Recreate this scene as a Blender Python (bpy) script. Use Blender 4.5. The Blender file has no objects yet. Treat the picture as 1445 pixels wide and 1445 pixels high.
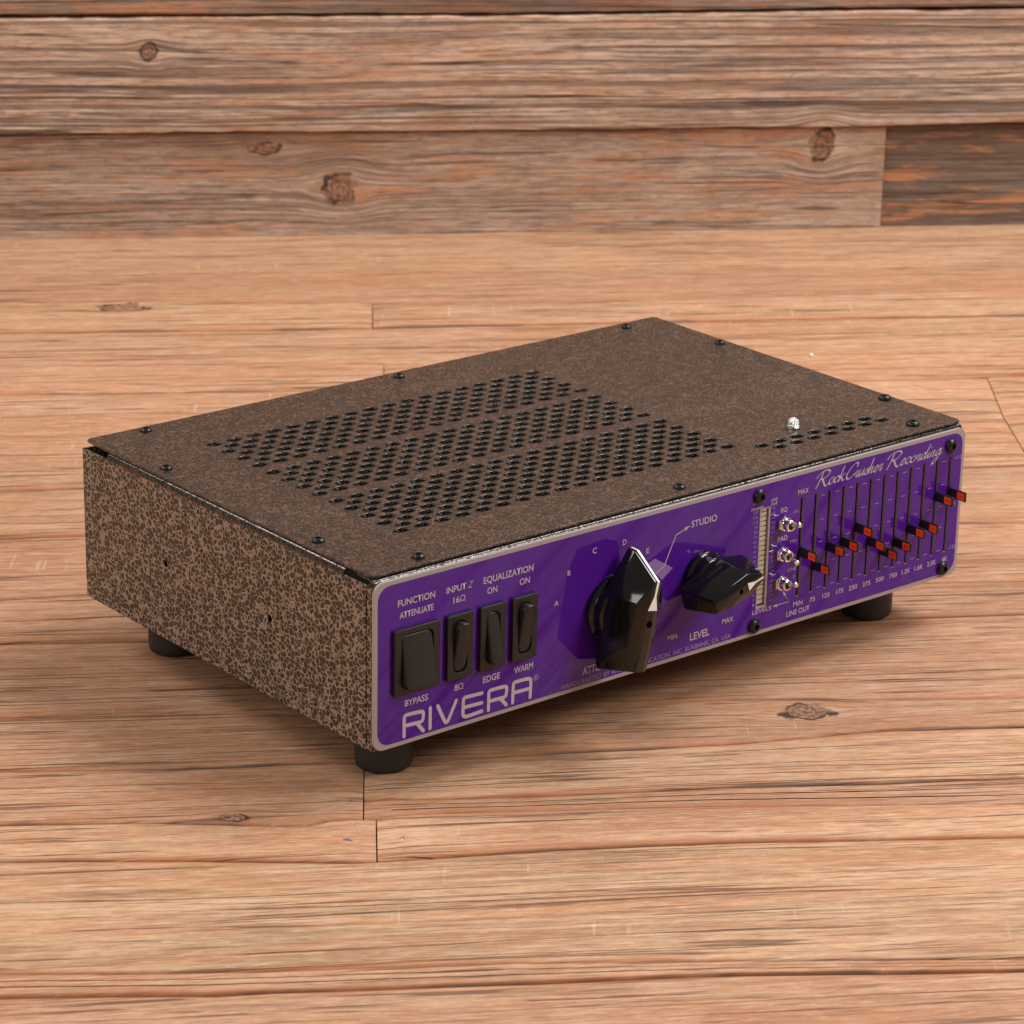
import bpy, bmesh, math, random
from mathutils import Vector, Matrix, noise as mnoise

random.seed(7)
S = bpy.context.scene
C = S.collection
FOOT = 0.0236            # height of the rubber feet: unit coordinates start above them

# ------------------------------------------------------------------ camera
cam_d = bpy.data.cameras.new("camera")
cam = bpy.data.objects.new("camera", cam_d); C.objects.link(cam)
cam.location = (-0.69470, -0.92741, 0.52456 + FOOT)
cam.rotation_euler = (1.2264048, -0.0186490, -0.6858965)
cam_d.sensor_width = 36.0
cam_d.lens = 36.0 * 4218.25 / 1445.0
cam_d.clip_start = 0.05; cam_d.clip_end = 50
cam_d.dof.use_dof = True
cam_d.dof.focus_distance = 1.33
cam_d.dof.aperture_fstop = 32.0
S.camera = cam

# ------------------------------------------------------------------ world and studio lamps
w = bpy.data.worlds.new("World"); S.world = w; w.use_nodes = True
bg = w.node_tree.nodes["Background"]
bg.inputs[0].default_value = (1.0, 0.93, 0.87, 1); bg.inputs[1].default_value = 0.20

def softbox(name, loc, target, sx, sy, power, col):
    d = bpy.data.lights.new(name, 'AREA'); d.shape = 'RECTANGLE'; d.size = sx; d.size_y = sy
    d.energy = power; d.color = col
    o = bpy.data.objects.new(name, d); C.objects.link(o)
    o.location = loc
    o.rotation_euler = (Vector(target) - Vector(loc)).to_track_quat('-Z', 'Y').to_euler()
    return o
softbox("key_softbox", (1.15, -0.12, 1.50), (0.20, 0.10, 0.0), 0.80, 0.85, 26, (1.0, 0.965, 0.93))
softbox("back_left_softbox", (-0.62, 1.12, 1.22), (0.10, 0.10, 0.05), 0.8, 0.7, 13, (1.0, 0.96, 0.92))
softbox("left_softbox", (-1.50, 0.05, 0.98), (0.10, 0.05, 0.05), 0.6, 0.6, 7, (1.0, 0.955, 0.92))
softbox("front_softbox", (1.20, -1.45, 1.55), (0.15, 0.0, 0.05), 0.8, 0.8, 26, (1.0, 0.955, 0.92))

S.render.engine = 'CYCLES'
S.view_settings.view_transform = 'Standard'
S.view_settings.look = 'None'
S.view_settings.exposure = 0.10
S.view_settings.gamma = 1.0
S.render.resolution_x = 1024; S.render.resolution_y = 1024

# ------------------------------------------------------------------ measured layout (metres on the floor and wall, millimetres on the front panel)
ROWS = {"S1": [[0.0031, 0.097], [0.198, 0.101], [0.3577, 0.1085], [0.5208, 0.1066], [0.7258, 0.1127]], "S2": [[0.0052, 0.162], [0.253, 0.1824], [0.5048, 0.1854], [0.7071, 0.1759]], "S3": [[0.0076, 0.2364], [0.2481, 0.2402], [0.4944, 0.2372], [0.6889, 0.2373]], "S4": [[0.01, 0.3089], [0.2486, 0.3201], [0.4777, 0.3196], [0.6643, 0.3207]], "S5": [[0.0119, 0.3679], [0.1828, 0.3738], [0.5589, 0.3757], [0.6489, 0.3727]], "S6": [[0.0145, 0.4489], [0.5795, 0.4592], [0.6237, 0.4581]], "S7": [[0.0176, 0.5451], [0.5556, 0.5469], [0.598, 0.545]], "S8": [[0.02, 0.6177], [0.0644, 0.62], [0.5331, 0.637], [0.5703, 0.6387]], "S9": [[0.023, 0.7113], [0.0579, 0.7073], [0.5072, 0.725], [0.5445, 0.7259]], "S10": [[0.0248, 0.7685], [0.0958, 0.7707], [0.4639, 0.7708], [0.5313, 0.7705]], "S11": [[0.0278, 0.8587], [0.0937, 0.857], [0.1571, 0.8649], [0.2604, 0.8671], [0.3675, 0.8654], [0.4389, 0.8714], [0.5007, 0.8741]], "S12": [[0.0296, 0.9164], [0.106, 0.9208], [0.1836, 0.9194], [0.2538, 0.9186], [0.3576, 0.9145], [0.4267, 0.9055], [0.4907, 0.9077]], "S13": [[0.1845, 0.9578], [0.2291, 0.9607], [0.2721, 0.9609], [0.3486, 0.9589], [0.4096, 0.9613], [0.4752, 0.9604]], "S14": [[0.0314, 0.9704], [0.0901, 0.9736], [0.1328, 0.9794], [0.1578, 0.983], [0.17, 0.9779], [0.1826, 0.9777], [0.2062, 0.9756], [0.2697, 0.977], [0.3307, 0.9789], [0.407, 0.9842], [0.467, 0.9881]], "S15": [[0.0325, 1.0044], [0.104, 1.0102], [0.1758, 1.0186], [0.2051, 1.0173], [0.2643, 1.0141], [0.3375, 1.0139], [0.4576, 1.0199]], "S16": [[0.0356, 1.1006], [0.1152, 1.1069], [0.2293, 1.1097], [0.4265, 1.1251]], "S17": [[0.0361, 1.1182], [0.1147, 1.1234], [0.2272, 1.1257], [0.3025, 1.1261], [0.4239, 1.134]]}
JO = {"S2": [[0.253, 0.1824], [0.2481, 0.2402]], "S4": [[0.2486, 0.3201], [0.246, 0.3502]], "S5": [[0.6246, 0.3726], [0.6108, 0.46]], "S12": [[0.1876, 0.9205], [0.1826, 0.9777]], "S14": [[0.188, 0.9781], [0.1849, 1.0181]], "S6": [[0.6108, 0.46], [0.6043, 0.5263]]}
KN = {"k1": [0.3946, 0.8826], "k2": [0.1285, 0.9756], "k3": [0.0874, 0.1792], "k4": [0.0437, 0.7843], "k5": [0.196, 0.045], "k6": [0.0407, 1.0944], "k7": [0.4191, 0.7934], "k8": [0.2816, 1.071], "k9": [0.4978, 0.8218]}
ST = {"a": [0.1744, 0.9994], "b": [0.1979, 1.0001], "c": [0.1785, 0.9849], "d": [0.1788, 0.9612], "pebble": [0.5227, 0.3257], "g": [0.1813, 1.1203]}
WK = {"w1": [0.1093, 0.1363], "w2": [0.2449, 0.0351], "w3": [0.6006, 0.0628], "w4": [0.1279, 0.0635], "w5": [0.1862, 0.0671], "tr0": [0.6464, 0.0757], "tr1": [0.651, 0.0015]}
WALLR = {"a": [[0.003, 0.0766], [0.1787, 0.077], [0.3701, 0.0762], [0.6453, 0.0768], [0.7529, 0.079]], "b": [[0.0062, 0.161], [0.2047, 0.1616], [0.3685, 0.1613], [0.5427, 0.1631], [0.7461, 0.1648]]}
TX = [["FUNCTION", 12.38, 63.77, 19.66, 2.91], ["ATTENUATE", 13.27, 58.26, 18.05, 2.78], ["INPUT", 38.19, 63.71, 10.69, 2.8], ["16", 41.94, 58.52, 3.34, 2.67], ["8", 43.18, 17.84, 1.86, 2.73], ["EQUALIZATION", 58.34, 63.58, 27.71, 2.98], ["ON", 60.49, 58.42, 5.54, 2.84], ["ON", 78.46, 58.44, 5.72, 2.86], ["EDGE", 58.89, 17.45, 9.49, 2.9], ["WARM", 76.29, 17.48, 10.75, 2.92], ["BYPASS", 16.33, 17.5, 12.43, 2.84], ["A", 98.44, 43.9, 2.49, 2.37], ["B", 105.69, 56.61, 1.73, 2.36], ["C", 119.89, 63.7, 2.53, 2.53], ["D", 137.57, 63.79, 2.27, 2.55], ["E", 151.86, 56.62, 1.8, 2.57], ["STUDIO", 178.92, 63.27, 15.76, 3.08], ["LEVEL", 180.8, 7.57, 12.23, 3.51], ["MIN", 166.94, 10.91, 5.77, 2.32], ["MAX", 201.01, 10.93, 6.9, 2.36], ["ATTENU", 116.08, 6.88, 16.08, 3.41], ["HANDCRAFTED BY RIVERA AMPLIFICATION, INC. BURBANK, CA. USA", 103.85, 2.8, 102.95, 2.27], ["MAX", 246.17, 64.82, 6.86, 2.34], ["MIN", 246.86, 8.61, 6.08, 2.41], ["LINE OUT", 242.77, 4.53, 15.11, 2.58], ["75", 257.68, 8.49, 3.56, 2.25], ["125", 266.24, 8.47, 4.81, 2.25], ["175", 275.43, 8.46, 4.85, 2.26], ["250", 284.01, 8.31, 5.58, 2.27], ["375", 293.36, 8.02, 5.38, 2.28], ["500", 302.51, 8.2, 5.43, 2.29], ["750", 311.75, 8.07, 5.47, 2.3], ["1.2K", 320.47, 8.17, 5.86, 2.31], ["1.6K", 329.49, 8.16, 5.9, 2.31], ["2.5K", 338.33, 8.35, 6.3, 2.32], ["4K", 348.78, 8.46, 3.83, 2.33], ["+10", 353.15, 60.57, 5.01, 1.93], ["-10", 352.65, 14.06, 4.58, 1.97], ["0", 354.56, 37.04, 1.32, 1.77], ["EQ", 235.5, 58.38, 4.11, 2.17], ["PAD", 234.32, 44.03, 6.28, 2.35], ["ON", 243.54, 56.11, 3.48, 1.51], ["OFF", 243.15, 47.68, 3.38, 1.51], ["MIN", 242.71, 41.58, 4.25, 1.52], ["MAX", 243.23, 34.1, 3.72, 1.53], ["LINE", 242.06, 27.52, 5.14, 1.7], ["R", 245.6, 23.66, 1.32, 1.53], ["INPUT", 217.14, 65.53, 5.3, 1.16], ["POWER", 216.38, 62.86, 7.79, 1.36], ["LINE", 228.71, 65.12, 4.21, 1.36], ["OUT", 228.85, 63.06, 4.09, 1.37], ["LEVELS", 220.08, 10.88, 12.23, 2.0]]
RIV = [[[16.11, 3.74], [16.04, 12.29], [16.48, 13.21], [17.61, 13.46], [25.01, 13.05], [26.03, 12.62], [26.48, 11.73], [26.25, 9.43], [25.88, 8.44], [24.81, 8.17], [16.39, 8.59]], [[23.03, 7.93], [26.38, 3.74]], [[30.08, 3.86], [30.09, 13.36]], [[34.12, 13.25], [37.88, 5.27], [38.54, 4.38], [39.37, 4.32], [40.01, 4.98], [44.21, 13.16]], [[58.39, 12.93], [49.39, 13.36], [48.48, 13.16], [48.17, 12.24], [47.95, 5.94], [48.36, 4.72], [49.55, 4.02], [58.42, 4.47]], [[48.29, 8.78], [58.34, 8.39]], [[62.18, 3.99], [62.2, 12.22], [62.65, 12.94], [63.63, 13.13], [71.03, 12.91], [72.1, 12.47], [72.38, 11.56], [72.05, 8.86], [71.67, 8.06], [70.68, 7.81], [62.22, 8.05]], [[69.03, 7.51], [72.16, 3.91]], [[75.76, 3.98], [75.89, 12.34], [76.33, 13.23], [77.39, 13.52], [84.54, 13.27], [85.56, 12.79], [85.99, 11.9], [85.67, 3.95]], [[75.91, 8.53], [85.68, 8.27]]]
ARR = [[157.0, 45.11], [163.11, 48.3], [169.54, 61.71], [177.85, 64.23]]
PARA = [[152.2, 51.4], [157.44, 53.02], [168.59, 46.1], [162.01, 41.71]]
LARR = [[239.42, 18.31], [243.85, 12.13], [233.28, 12.04]]

# ------------------------------------------------------------------ object helpers
def link(o, parent=None):
    C.objects.link(o)
    if parent: o.parent = parent
    return o
def mesh_obj(name, bm, m, parent=None, smooth=False, auto=None):
    me = bpy.data.meshes.new(name)
    bmesh.ops.recalc_face_normals(bm, faces=bm.faces[:])
    bm.to_mesh(me); bm.free()
    if m: me.materials.append(m)
    if smooth:
        for p in me.polygons: p.use_smooth = True
        if auto is not None:
            try: me.set_sharp_from_angle(angle=math.radians(auto))
            except Exception: pass
    return link(bpy.data.objects.new(name, me), parent)
def empty(name, loc=(0,0,0), rz=0, parent=None):
    o = bpy.data.objects.new(name, None); o.location = loc; o.rotation_euler = (0, 0, rz)
    o.empty_display_size = 0.05
    return link(o, parent)
def box(bm, x0, x1, y0, y1, z0, z1, bev=0.0, seg=2):
    r = bmesh.ops.create_cube(bm, size=1.0)
    vs = r['verts']
    for v in vs:
        v.co = Vector(((x0+x1)/2 + v.co.x*(x1-x0), (y0+y1)/2 + v.co.y*(y1-y0), (z0+z1)/2 + v.co.z*(z1-z0)))
    if bev:
        es = list({e for v in vs for e in v.link_edges})
        bmesh.ops.bevel(bm, geom=es, offset=bev, segments=seg, affect='EDGES', profile=0.5)
def lathe(bm, prof, n=32, M=None):
    """prof: list of (r, h) turned about +Z, then transformed by M"""
    M = M or Matrix.Identity(4)
    rings = []
    for r, h in prof:
        if r < 1e-6: rings.append([bm.verts.new(M @ Vector((0, 0, h)))])
        else: rings.append([bm.verts.new(M @ Vector((r*math.cos(2*math.pi*i/n), r*math.sin(2*math.pi*i/n), h))) for i in range(n)])
    for a, b in zip(rings, rings[1:]):
        for i in range(n):
            j = (i+1) % n
            if len(a) == 1 and len(b) == 1: continue
            if len(a) == 1: bm.faces.new((a[0], b[i], b[j]))
            elif len(b) == 1: bm.faces.new((a[i], a[j], b[0]))
            else: bm.faces.new((a[i], a[j], b[j], b[i]))
    if len(rings[0]) > 1: bm.faces.new(list(reversed(rings[0])))
    if len(rings[-1]) > 1: bm.faces.new(rings[-1])
# a matrix that stands things up on the front panel: local x = panel x, local y = panel z, local z = out of the panel
def panel_M(x, z, y=0.0, rot=0.0):
    c, s = math.cos(rot), math.sin(rot)
    return Matrix(((c, -s, 0, x), (0, 0, -1, y), (s, c, 0, z), (0, 0, 0, 1)))
def rrect(cx, cy, w_, h_, r, n=6):
    pts = []
    for (sx, sy, a0) in ((1, 1, 0), (-1, 1, 90), (-1, -1, 180), (1, -1, 270)):
        for k in range(n+1):
            a = math.radians(a0 + 90*k/n)
            pts.append((cx + sx*(w_/2 - r) + r*math.cos(a), cy + sy*(h_/2 - r) + r*math.sin(a)))
    return pts
def circ(cx, cy, r, n=14):
    return [(cx + r*math.cos(2*math.pi*i/n), cy + r*math.sin(2*math.pi*i/n)) for i in range(n)]
DG = None
def curve_plate(name, loops, thick, bevel, m, parent, M=None, smooth=True, auto=40):
    """a flat plate with real holes: outer loop first, holes after; lies in XY, centred on z=0, then M"""
    cu = bpy.data.curves.new(name + "_tmp", 'CURVE'); cu.dimensions = '2D'; cu.fill_mode = 'BOTH'
    cu.extrude = max(thick/2 - bevel, 0.0); cu.bevel_depth = bevel; cu.bevel_resolution = 1; cu.offset = -bevel
    for L in loops:
        sp = cu.splines.new('POLY'); sp.points.add(len(L)-1)
        for p, q in zip(sp.points, L): p.co = (q[0], q[1], 0, 1)
        sp.use_cyclic_u = True
    o = bpy.data.objects.new(name + "_tmp", cu); C.objects.link(o)
    dg = bpy.context.evaluated_depsgraph_get()
    me = bpy.data.meshes.new_from_object(o.evaluated_get(dg))
    bpy.data.objects.remove(o); bpy.data.curves.remove(cu)
    me.name = name
    if M is not None: me.transform(M)
    me.materials.clear(); me.materials.append(m)
    if smooth:
        for p in me.polygons: p.use_smooth = True
        me.set_sharp_from_angle(angle=math.radians(auto))
    return link(bpy.data.objects.new(name, me), parent)

# ------------------------------------------------------------------ material helpers
class NT:
    def __init__(s, name):
        s.m = bpy.data.materials.new(name); s.m.use_nodes = True
        s.t = s.m.node_tree; s.t.nodes.clear()
        s.out = s.n('ShaderNodeOutputMaterial'); s.b = s.n('ShaderNodeBsdfPrincipled')
        s.t.links.new(s.b.outputs[0], s.out.inputs[0])
    def n(s, k, **kw):
        q = s.t.nodes.new(k)
        for a, v in kw.items(): setattr(q, a, v)
        return q
    def set(s, inp, v):
        if hasattr(v, 'is_linked') or isinstance(v, bpy.types.NodeSocket): s.t.links.new(v, inp)
        else: inp.default_value = v
    def math(s, op, a, b=0.0, c=None, clamp=False):
        q = s.n('ShaderNodeMath', operation=op, use_clamp=clamp); s.set(q.inputs[0], a); s.set(q.inputs[1], b)
        if c is not None: s.set(q.inputs[2], c)
        return q.outputs[0]
    def noise(s, vec, scale, detail=2.0, rough=0.5, dim='3D', dist=0.0):
        q = s.n('ShaderNodeTexNoise', noise_dimensions=dim); s.set(q.inputs['Vector'], vec)
        q.inputs['Scale'].default_value = scale; q.inputs['Detail'].default_value = detail
        q.inputs['Roughness'].default_value = rough; q.inputs['Distortion'].default_value = dist
        return q.outputs[0]
    def xyz(s, x, y, z):
        q = s.n('ShaderNodeCombineXYZ'); s.set(q.inputs[0], x); s.set(q.inputs[1], y); s.set(q.inputs[2], z); return q.outputs[0]
    def ramp(s, f, stops):
        q = s.n('ShaderNodeValToRGB'); s.set(q.inputs[0], f)
        e = q.color_ramp.elements
        while len(e) < len(stops): e.new(0.5)
        for k, (p, c) in zip(e, stops):
            k.position = p; k.color = (*c, 1) if len(c) == 3 else c
        return q.outputs[0]
    def smooth(s, f, a, b):
        q = s.n('ShaderNodeMapRange', interpolation_type='SMOOTHSTEP'); s.set(q.inputs[0], f)
        s.set(q.inputs[1], a); s.set(q.inputs[2], b); q.inputs[3].default_value = 0; q.inputs[4].default_value = 1
        return q.outputs[0]
    def mix(s, f, a, b, mode='MIX'):
        q = s.n('ShaderNodeMix', data_type='RGBA', blend_type=mode); s.set(q.inputs[0], f)
        s.set(q.inputs[6], a if not isinstance(a, tuple) else (*a, 1)[:4]); s.set(q.inputs[7], b if not isinstance(b, tuple) else (*b, 1)[:4])
        return q.outputs[2]
    def bump(s, h, dist, strength=1.0, prev=None):
        q = s.n('ShaderNodeBump'); s.set(q.inputs['Height'], h); q.inputs['Distance'].default_value = dist
        s.set(q.inputs['Strength'], strength)
        if prev is not None: s.t.links.new(prev, q.inputs['Normal'])
        return q.outputs[0]
    def P(s, **kw):
        for k, v in kw.items():
            s.set(s.b.inputs[k.replace('_', ' ')], (*v, 1) if isinstance(v, tuple) and len(v) == 3 else v)
    def object_xyz(s):
        q = s.n('ShaderNodeTexCoord'); p = s.n('ShaderNodeSeparateXYZ'); s.t.links.new(q.outputs['Object'], p.inputs[0])
        return q.outputs['Object'], p.outputs

def simple(name, col, rough=0.5, metal=0.0, coat=0.0, spec=0.5, grain=0.0, gscale=900, gdist=0.0002, speck=None):
    s = NT(name); co, _ = s.object_xyz()
    s.P(Base_Color=col, Roughness=rough, Metallic=metal, Coat_Weight=coat, Specular_IOR_Level=spec)
    s.b.inputs['Coat Roughness'].default_value = 0.06
    f = s.noise(co, gscale, 3, 0.6)
    if grain:
        s.set(s.b.inputs['Normal'], s.bump(f, gdist, grain))
    big = s.noise(co, gscale*0.08, 3, 0.6)
    s.set(s.b.inputs['Roughness'], s.math('ADD', rough - 0.06, s.math('MULTIPLY', big, 0.12)))
    if speck:
        d = s.smooth(s.noise(co, 700, 2, 0.7), 0.70, 0.76)
        s.set(s.b.inputs['Base Color'], s.mix(s.math('MULTIPLY', d, 0.5), col, speck))
    return s.m

# hammered two-tone paint: dark islands in a net of copper-tan veins, raised islands, gloss
def hammertone(name, dark, vein, cell, veinw, bump_d, rough=0.32, veinmetal=0.35, dust=0.0, coat=0.22, fw=0.25, glint=0.0):
    s = NT(name); co, (x, y, z) = s.object_xyz()
    wn = s.n('ShaderNodeTexNoise'); s.set(wn.inputs['Vector'], co); wn.inputs['Scale'].default_value = 260; wn.inputs['Detail'].default_value = 2.5
    off = s.n('ShaderNodeVectorMath', operation='MULTIPLY_ADD'); s.set(off.inputs[0], wn.outputs['Color'])
    off.inputs[1].default_value = (0.0030,)*3; s.set(off.inputs[2], co)
    v = s.n('ShaderNodeTexVoronoi', feature='DISTANCE_TO_EDGE'); s.set(v.inputs['Vector'], off.outputs[0]); v.inputs['Scale'].default_value = 1.0/cell
    d = v.outputs['Distance']
    var = s.math('MULTIPLY', s.smooth(s.noise(co, 210, 3, 0.65), 0.36, 0.70), veinw*1.25)
    dd = s.math('SUBTRACT', d, var)
    island = s.smooth(dd, 0.0, 0.075)
    fine = s.noise(co, 1500, 2, 0.6)
    c = s.mix(island, vein, dark)
    c = s.mix(s.math('MULTIPLY', fine, 0.35), c, (0.02, 0.012, 0.008, 1))
    if dust:
        du = s.smooth(s.noise(s.xyz(s.math('MULTIPLY', x, 7), s.math('MULTIPLY', y, 18), 0.0), 1.0, 4, 0.6), 0.48, 0.72)
        du2 = s.smooth(s.noise(co, 900, 2, 0.7), 0.52, 0.7)
        c = s.mix(s.math('MULTIPLY', s.math('MULTIPLY', du, du2), dust), c, (0.36, 0.29, 0.25, 1))
    s.P(Base_Color=c, Roughness=rough)
    s.set(s.b.inputs['Metallic'], s.math('MULTIPLY', s.math('SUBTRACT', 1.0, island), veinmetal))
    h = s.math('ADD', s.math('MULTIPLY', island, 0.8), s.math('MULTIPLY', fine, fw))
    s.set(s.b.inputs['Normal'], s.bump(h, bump_d, 1.0))
    s.P(Coat_Weight=coat, Specular_IOR_Level=0.5 if coat > 0.1 else 0.25); s.b.inputs['Coat Roughness'].default_value = 0.13
    s.set(s.b.inputs['Coat Normal'], s.bump(h, bump_d*0.7, 1.0))
    return s.m

# weathered timber. Coordinates are metres: a = along the grain, b = across it. Object colour: (hue, lightness, seed, roughness of the grain)
def wood(name, floor, knots):
    s = NT(name); co, (x, y, z) = s.object_xyz()
    oi = s.n('ShaderNodeObjectInfo'); oc = s.n('ShaderNodeSeparateColor'); s.t.links.new(oi.outputs['Color'], oc.inputs[0])
    hue, lig, seed = oc.outputs[0], oc.outputs[1], oc.outputs[2]
    grainy = oi.outputs['Alpha']
    a = x; b = y if floor else z
    seedv = s.math('MULTIPLY', seed, 37.0)
    # knots push the grain aside
    kd = None
    for (ku, kv, ra, rb) in knots:
        da = s.math('DIVIDE', s.math('SUBTRACT', a, ku), ra*1.9); db = s.math('DIVIDE', s.math('SUBTRACT', b, kv), rb*1.6)
        r2 = s.math('ADD', s.math('MULTIPLY', da, da), s.math('MULTIPLY', db, db))
        g = s.math('POWER', 2.718, s.math('MULTIPLY', r2, -1.0))
        b = s.math('SUBTRACT', b, s.math('MULTIPLY', s.math('MULTIPLY', s.math('SUBTRACT', b, kv), g), 0.85))
        ka = s.math('DIVIDE', s.math('SUBTRACT', x, ku), ra); kb = s.math('DIVIDE', s.math('SUBTRACT', (y if floor else z), kv), rb)
        r = s.math('SQRT', s.math('ADD', s.math('MULTIPLY', ka, ka), s.math('MULTIPLY', kb, kb)))
        r = s.math('ADD', r, s.math('MULTIPLY', s.math('SUBTRACT', s.noise(co, 95, 4, 0.65), 0.5), 1.7))
        kd = r if kd is None else s.math('MINIMUM', kd, r)
    warp = s.noise(s.xyz(s.math('MULTIPLY', a, 2.4), s.math('MULTIPLY', b, 12.0), seedv), 1.0, 3, 0.5)
    b = s.math('ADD', b, s.math('MULTIPLY', s.math('SUBTRACT', warp, 0.5), 0.010))
    def g(ka, kb, det=3, rough=0.55, off=0.0):
        return s.noise(s.xyz(s.math('MULTIPLY', a, ka), s.math('MULTIPLY', b, kb), s.math('ADD', seedv, off)), 1.0, det, rough)
    inv = lambda f: s.math('SUBTRACT', 1.0, f)
    mul = lambda *f: f[0] if len(f) == 1 else s.math('MULTIPLY', f[0], mul(*f[1:]))
    patch = g(5, 26, 5, 0.62, 1.0)
    lines = g(1.1, 400, 2, 0.55, 6.0)
    lmask = g(3.0, 16, 2, 0.5, 9.0)
    fib = g(34, 1150, 3, 0.7, 3.0)
    dash = g(13, 330, 2, 0.5, 5.0)
    dash2 = g(34, 620, 2, 0.6, 15.0)
    longc = g(1.1, 95, 2, 0.5, 20.0)
    mott = g(55, 160, 4, 0.7, 8.0)
    at = s.n('ShaderNodeAttribute', attribute_name='rim'); rim_d = at.outputs['Fac']       # millimetres from the board's long edge
    lt = s.smooth(lines, 0.50, 0.60)
    groove = mul(lt, s.smooth(lmask, 0.42, 0.58))
    crack = mul(inv(s.smooth(s.math('ABSOLUTE', s.math('SUBTRACT', longc, 0.5)), 0.0, 0.012)), s.smooth(g(4.0, 34, 3, 0.6, 31.0), 0.44, 0.52))
    d1 = mul(s.smooth(dash, 0.60, 0.66), s.smooth(patch, 0.40, 0.55)); d2 = s.smooth(dash2, 0.61, 0.67)
    if floor:
        base = s.ramp(patch, [(0.27, (0.38, 0.155, 0.075)), (0.41, (0.50, 0.240, 0.130)), (0.53, (0.55, 0.300, 0.180)), (0.64, (0.48, 0.260, 0.145)), (0.78, (0.31, 0.165, 0.095))])
        c2 = s.ramp(patch, [(0.27, (0.38, 0.210, 0.110)), (0.42, (0.51, 0.305, 0.170)), (0.55, (0.55, 0.345, 0.205)), (0.66, (0.40, 0.255, 0.140)), (0.78, (0.29, 0.185, 0.105))])
        base = s.mix(hue, base, c2)
        base = s.mix(mul(s.smooth(g(8, 190, 4, 0.7, 13.0), 0.51, 0.62), 0.45), base, (0.27, 0.140, 0.075, 1))
        base = s.mix(mul(s.smooth(mott, 0.50, 0.62), 0.28), base, (0.50, 0.19, 0.085, 1))
        base = s.mix(mul(s.smooth(inv(mott), 0.50, 0.66), 0.22), base, (0.70, 0.49, 0.34, 1))
        base = s.mix(mul(s.smooth(g(4.0, 80, 4, 0.68, 12.0), 0.50, 0.60), 0.42), base, (0.44, 0.175, 0.075, 1))
        base = s.mix(mul(groove, s.math('ADD', 0.16, s.math('MULTIPLY', grainy, 0.42))), base, (0.33, 0.185, 0.105, 1))
        base = s.mix(mul(s.smooth(fib, 0.49, 0.60), 0.38), base, (0.30, 0.155, 0.085, 1))
        base = s.mix(mul(s.smooth(inv(fib), 0.50, 0.64), 0.22), base, (0.76, 0.54, 0.38, 1))
        grit = g(110, 620, 3, 0.75, 23.0)
        base = s.mix(mul(s.smooth(grit, 0.52, 0.64), 0.34), base, (0.25, 0.125, 0.065, 1))
        base = s.mix(mul(s.smooth(inv(grit), 0.53, 0.64), 0.25), base, (0.78, 0.53, 0.36, 1))
        base = s.mix(mul(d1, 0.80), base, (0.12, 0.052, 0.028, 1))
        base = s.mix(mul(d2, 0.60), base, (0.20, 0.095, 0.05, 1))
        base = s.mix(mul(crack, 0.85), base, (0.16, 0.06, 0.028, 1))
        # faint saw and scuff marks across the grain
        sc = s.noise(s.xyz(s.math('MULTIPLY', s.math('ADD', x, s.math('MULTIPLY', y, -0.12)), 380), s.math('MULTIPLY', y, 26), seedv), 1.0, 1, 0.5)
        base = s.mix(mul(s.smooth(sc, 0.70, 0.76), s.smooth(lmask, 0.5, 0.62), 0.28), base, (0.84, 0.66, 0.48, 1))
        # orange torn edges and grey-brown dirt along the joints
        ed = s.math('ADD', rim_d, s.math('MULTIPLY', s.math('SUBTRACT', g(14, 30, 3, 0.65, 40.0), 0.5), 12.0))
        base = s.mix(mul(inv(s.smooth(ed, 0.0, 3.5)), 0.65), base, (0.44, 0.17, 0.07, 1))
        ed2 = s.math('ADD', rim_d, s.math('MULTIPLY', s.math('SUBTRACT', g(9, 60, 3, 0.7, 50.0), 0.5), 9.0))
        base = s.mix(mul(inv(s.smooth(ed2, -0.8, 0.5)), 0.8), base, (0.15, 0.10, 0.07, 1))
    else:
        base = s.ramp(patch, [(0.27, (0.36, 0.195, 0.12)), (0.42, (0.49, 0.305, 0.205)), (0.55, (0.58, 0.405, 0.295)), (0.68, (0.46, 0.32, 0.235)), (0.8, (0.37, 0.235, 0.155))])
        base = s.mix(mul(s.smooth(fib, 0.47, 0.62), 0.45), base, (0.20, 0.13, 0.095, 1))
        base = s.mix(mul(s.smooth(g(30, 420, 4, 0.7, 17.0), 0.48, 0.62), 0.45), base, (0.19, 0.13, 0.10, 1))
        base = s.mix(mul(s.smooth(inv(fib), 0.50, 0.62), 0.35), base, (0.74, 0.60, 0.49, 1))
        base = s.mix(1.0, base, s.xyz(lig, lig, lig), 'MULTIPLY')
        org = mul(s.smooth(g(11, 75, 4, 0.72, 19.0), 0.50, 0.60), s.math('ADD', 0.30, s.math('MULTIPLY', hue, 0.5)))
        base = s.mix(org, base, (0.56, 0.23, 0.095, 1))
        wide = s.smooth(g(1.6, 230, 3, 0.6, 26.0), 0.53, 0.60)
        base = s.mix(mul(wide, s.math('ADD', 0.06, s.math('MULTIPLY', grainy, 0.60))), base, (0.14, 0.078, 0.05, 1))
        base = s.mix(mul(s.smooth(g(90, 380, 3, 0.75, 23.0), 0.52, 0.64), 0.40), base, (0.17, 0.10, 0.07, 1))
        base = s.mix(mul(groove, s.math('ADD', 0.10, s.math('MULTIPLY', grainy, 0.60))), base, (0.13, 0.08, 0.055, 1))
        base = s.mix(mul(d1, 0.7), base, (0.10, 0.06, 0.04, 1))
        base = s.mix(mul(d2, 0.5), base, (0.14, 0.09, 0.065, 1))
        base = s.mix(mul(crack, s.math('ADD', 0.2, s.math('MULTIPLY', grainy, 0.7))), base, (0.05, 0.03, 0.02, 1))
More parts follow.
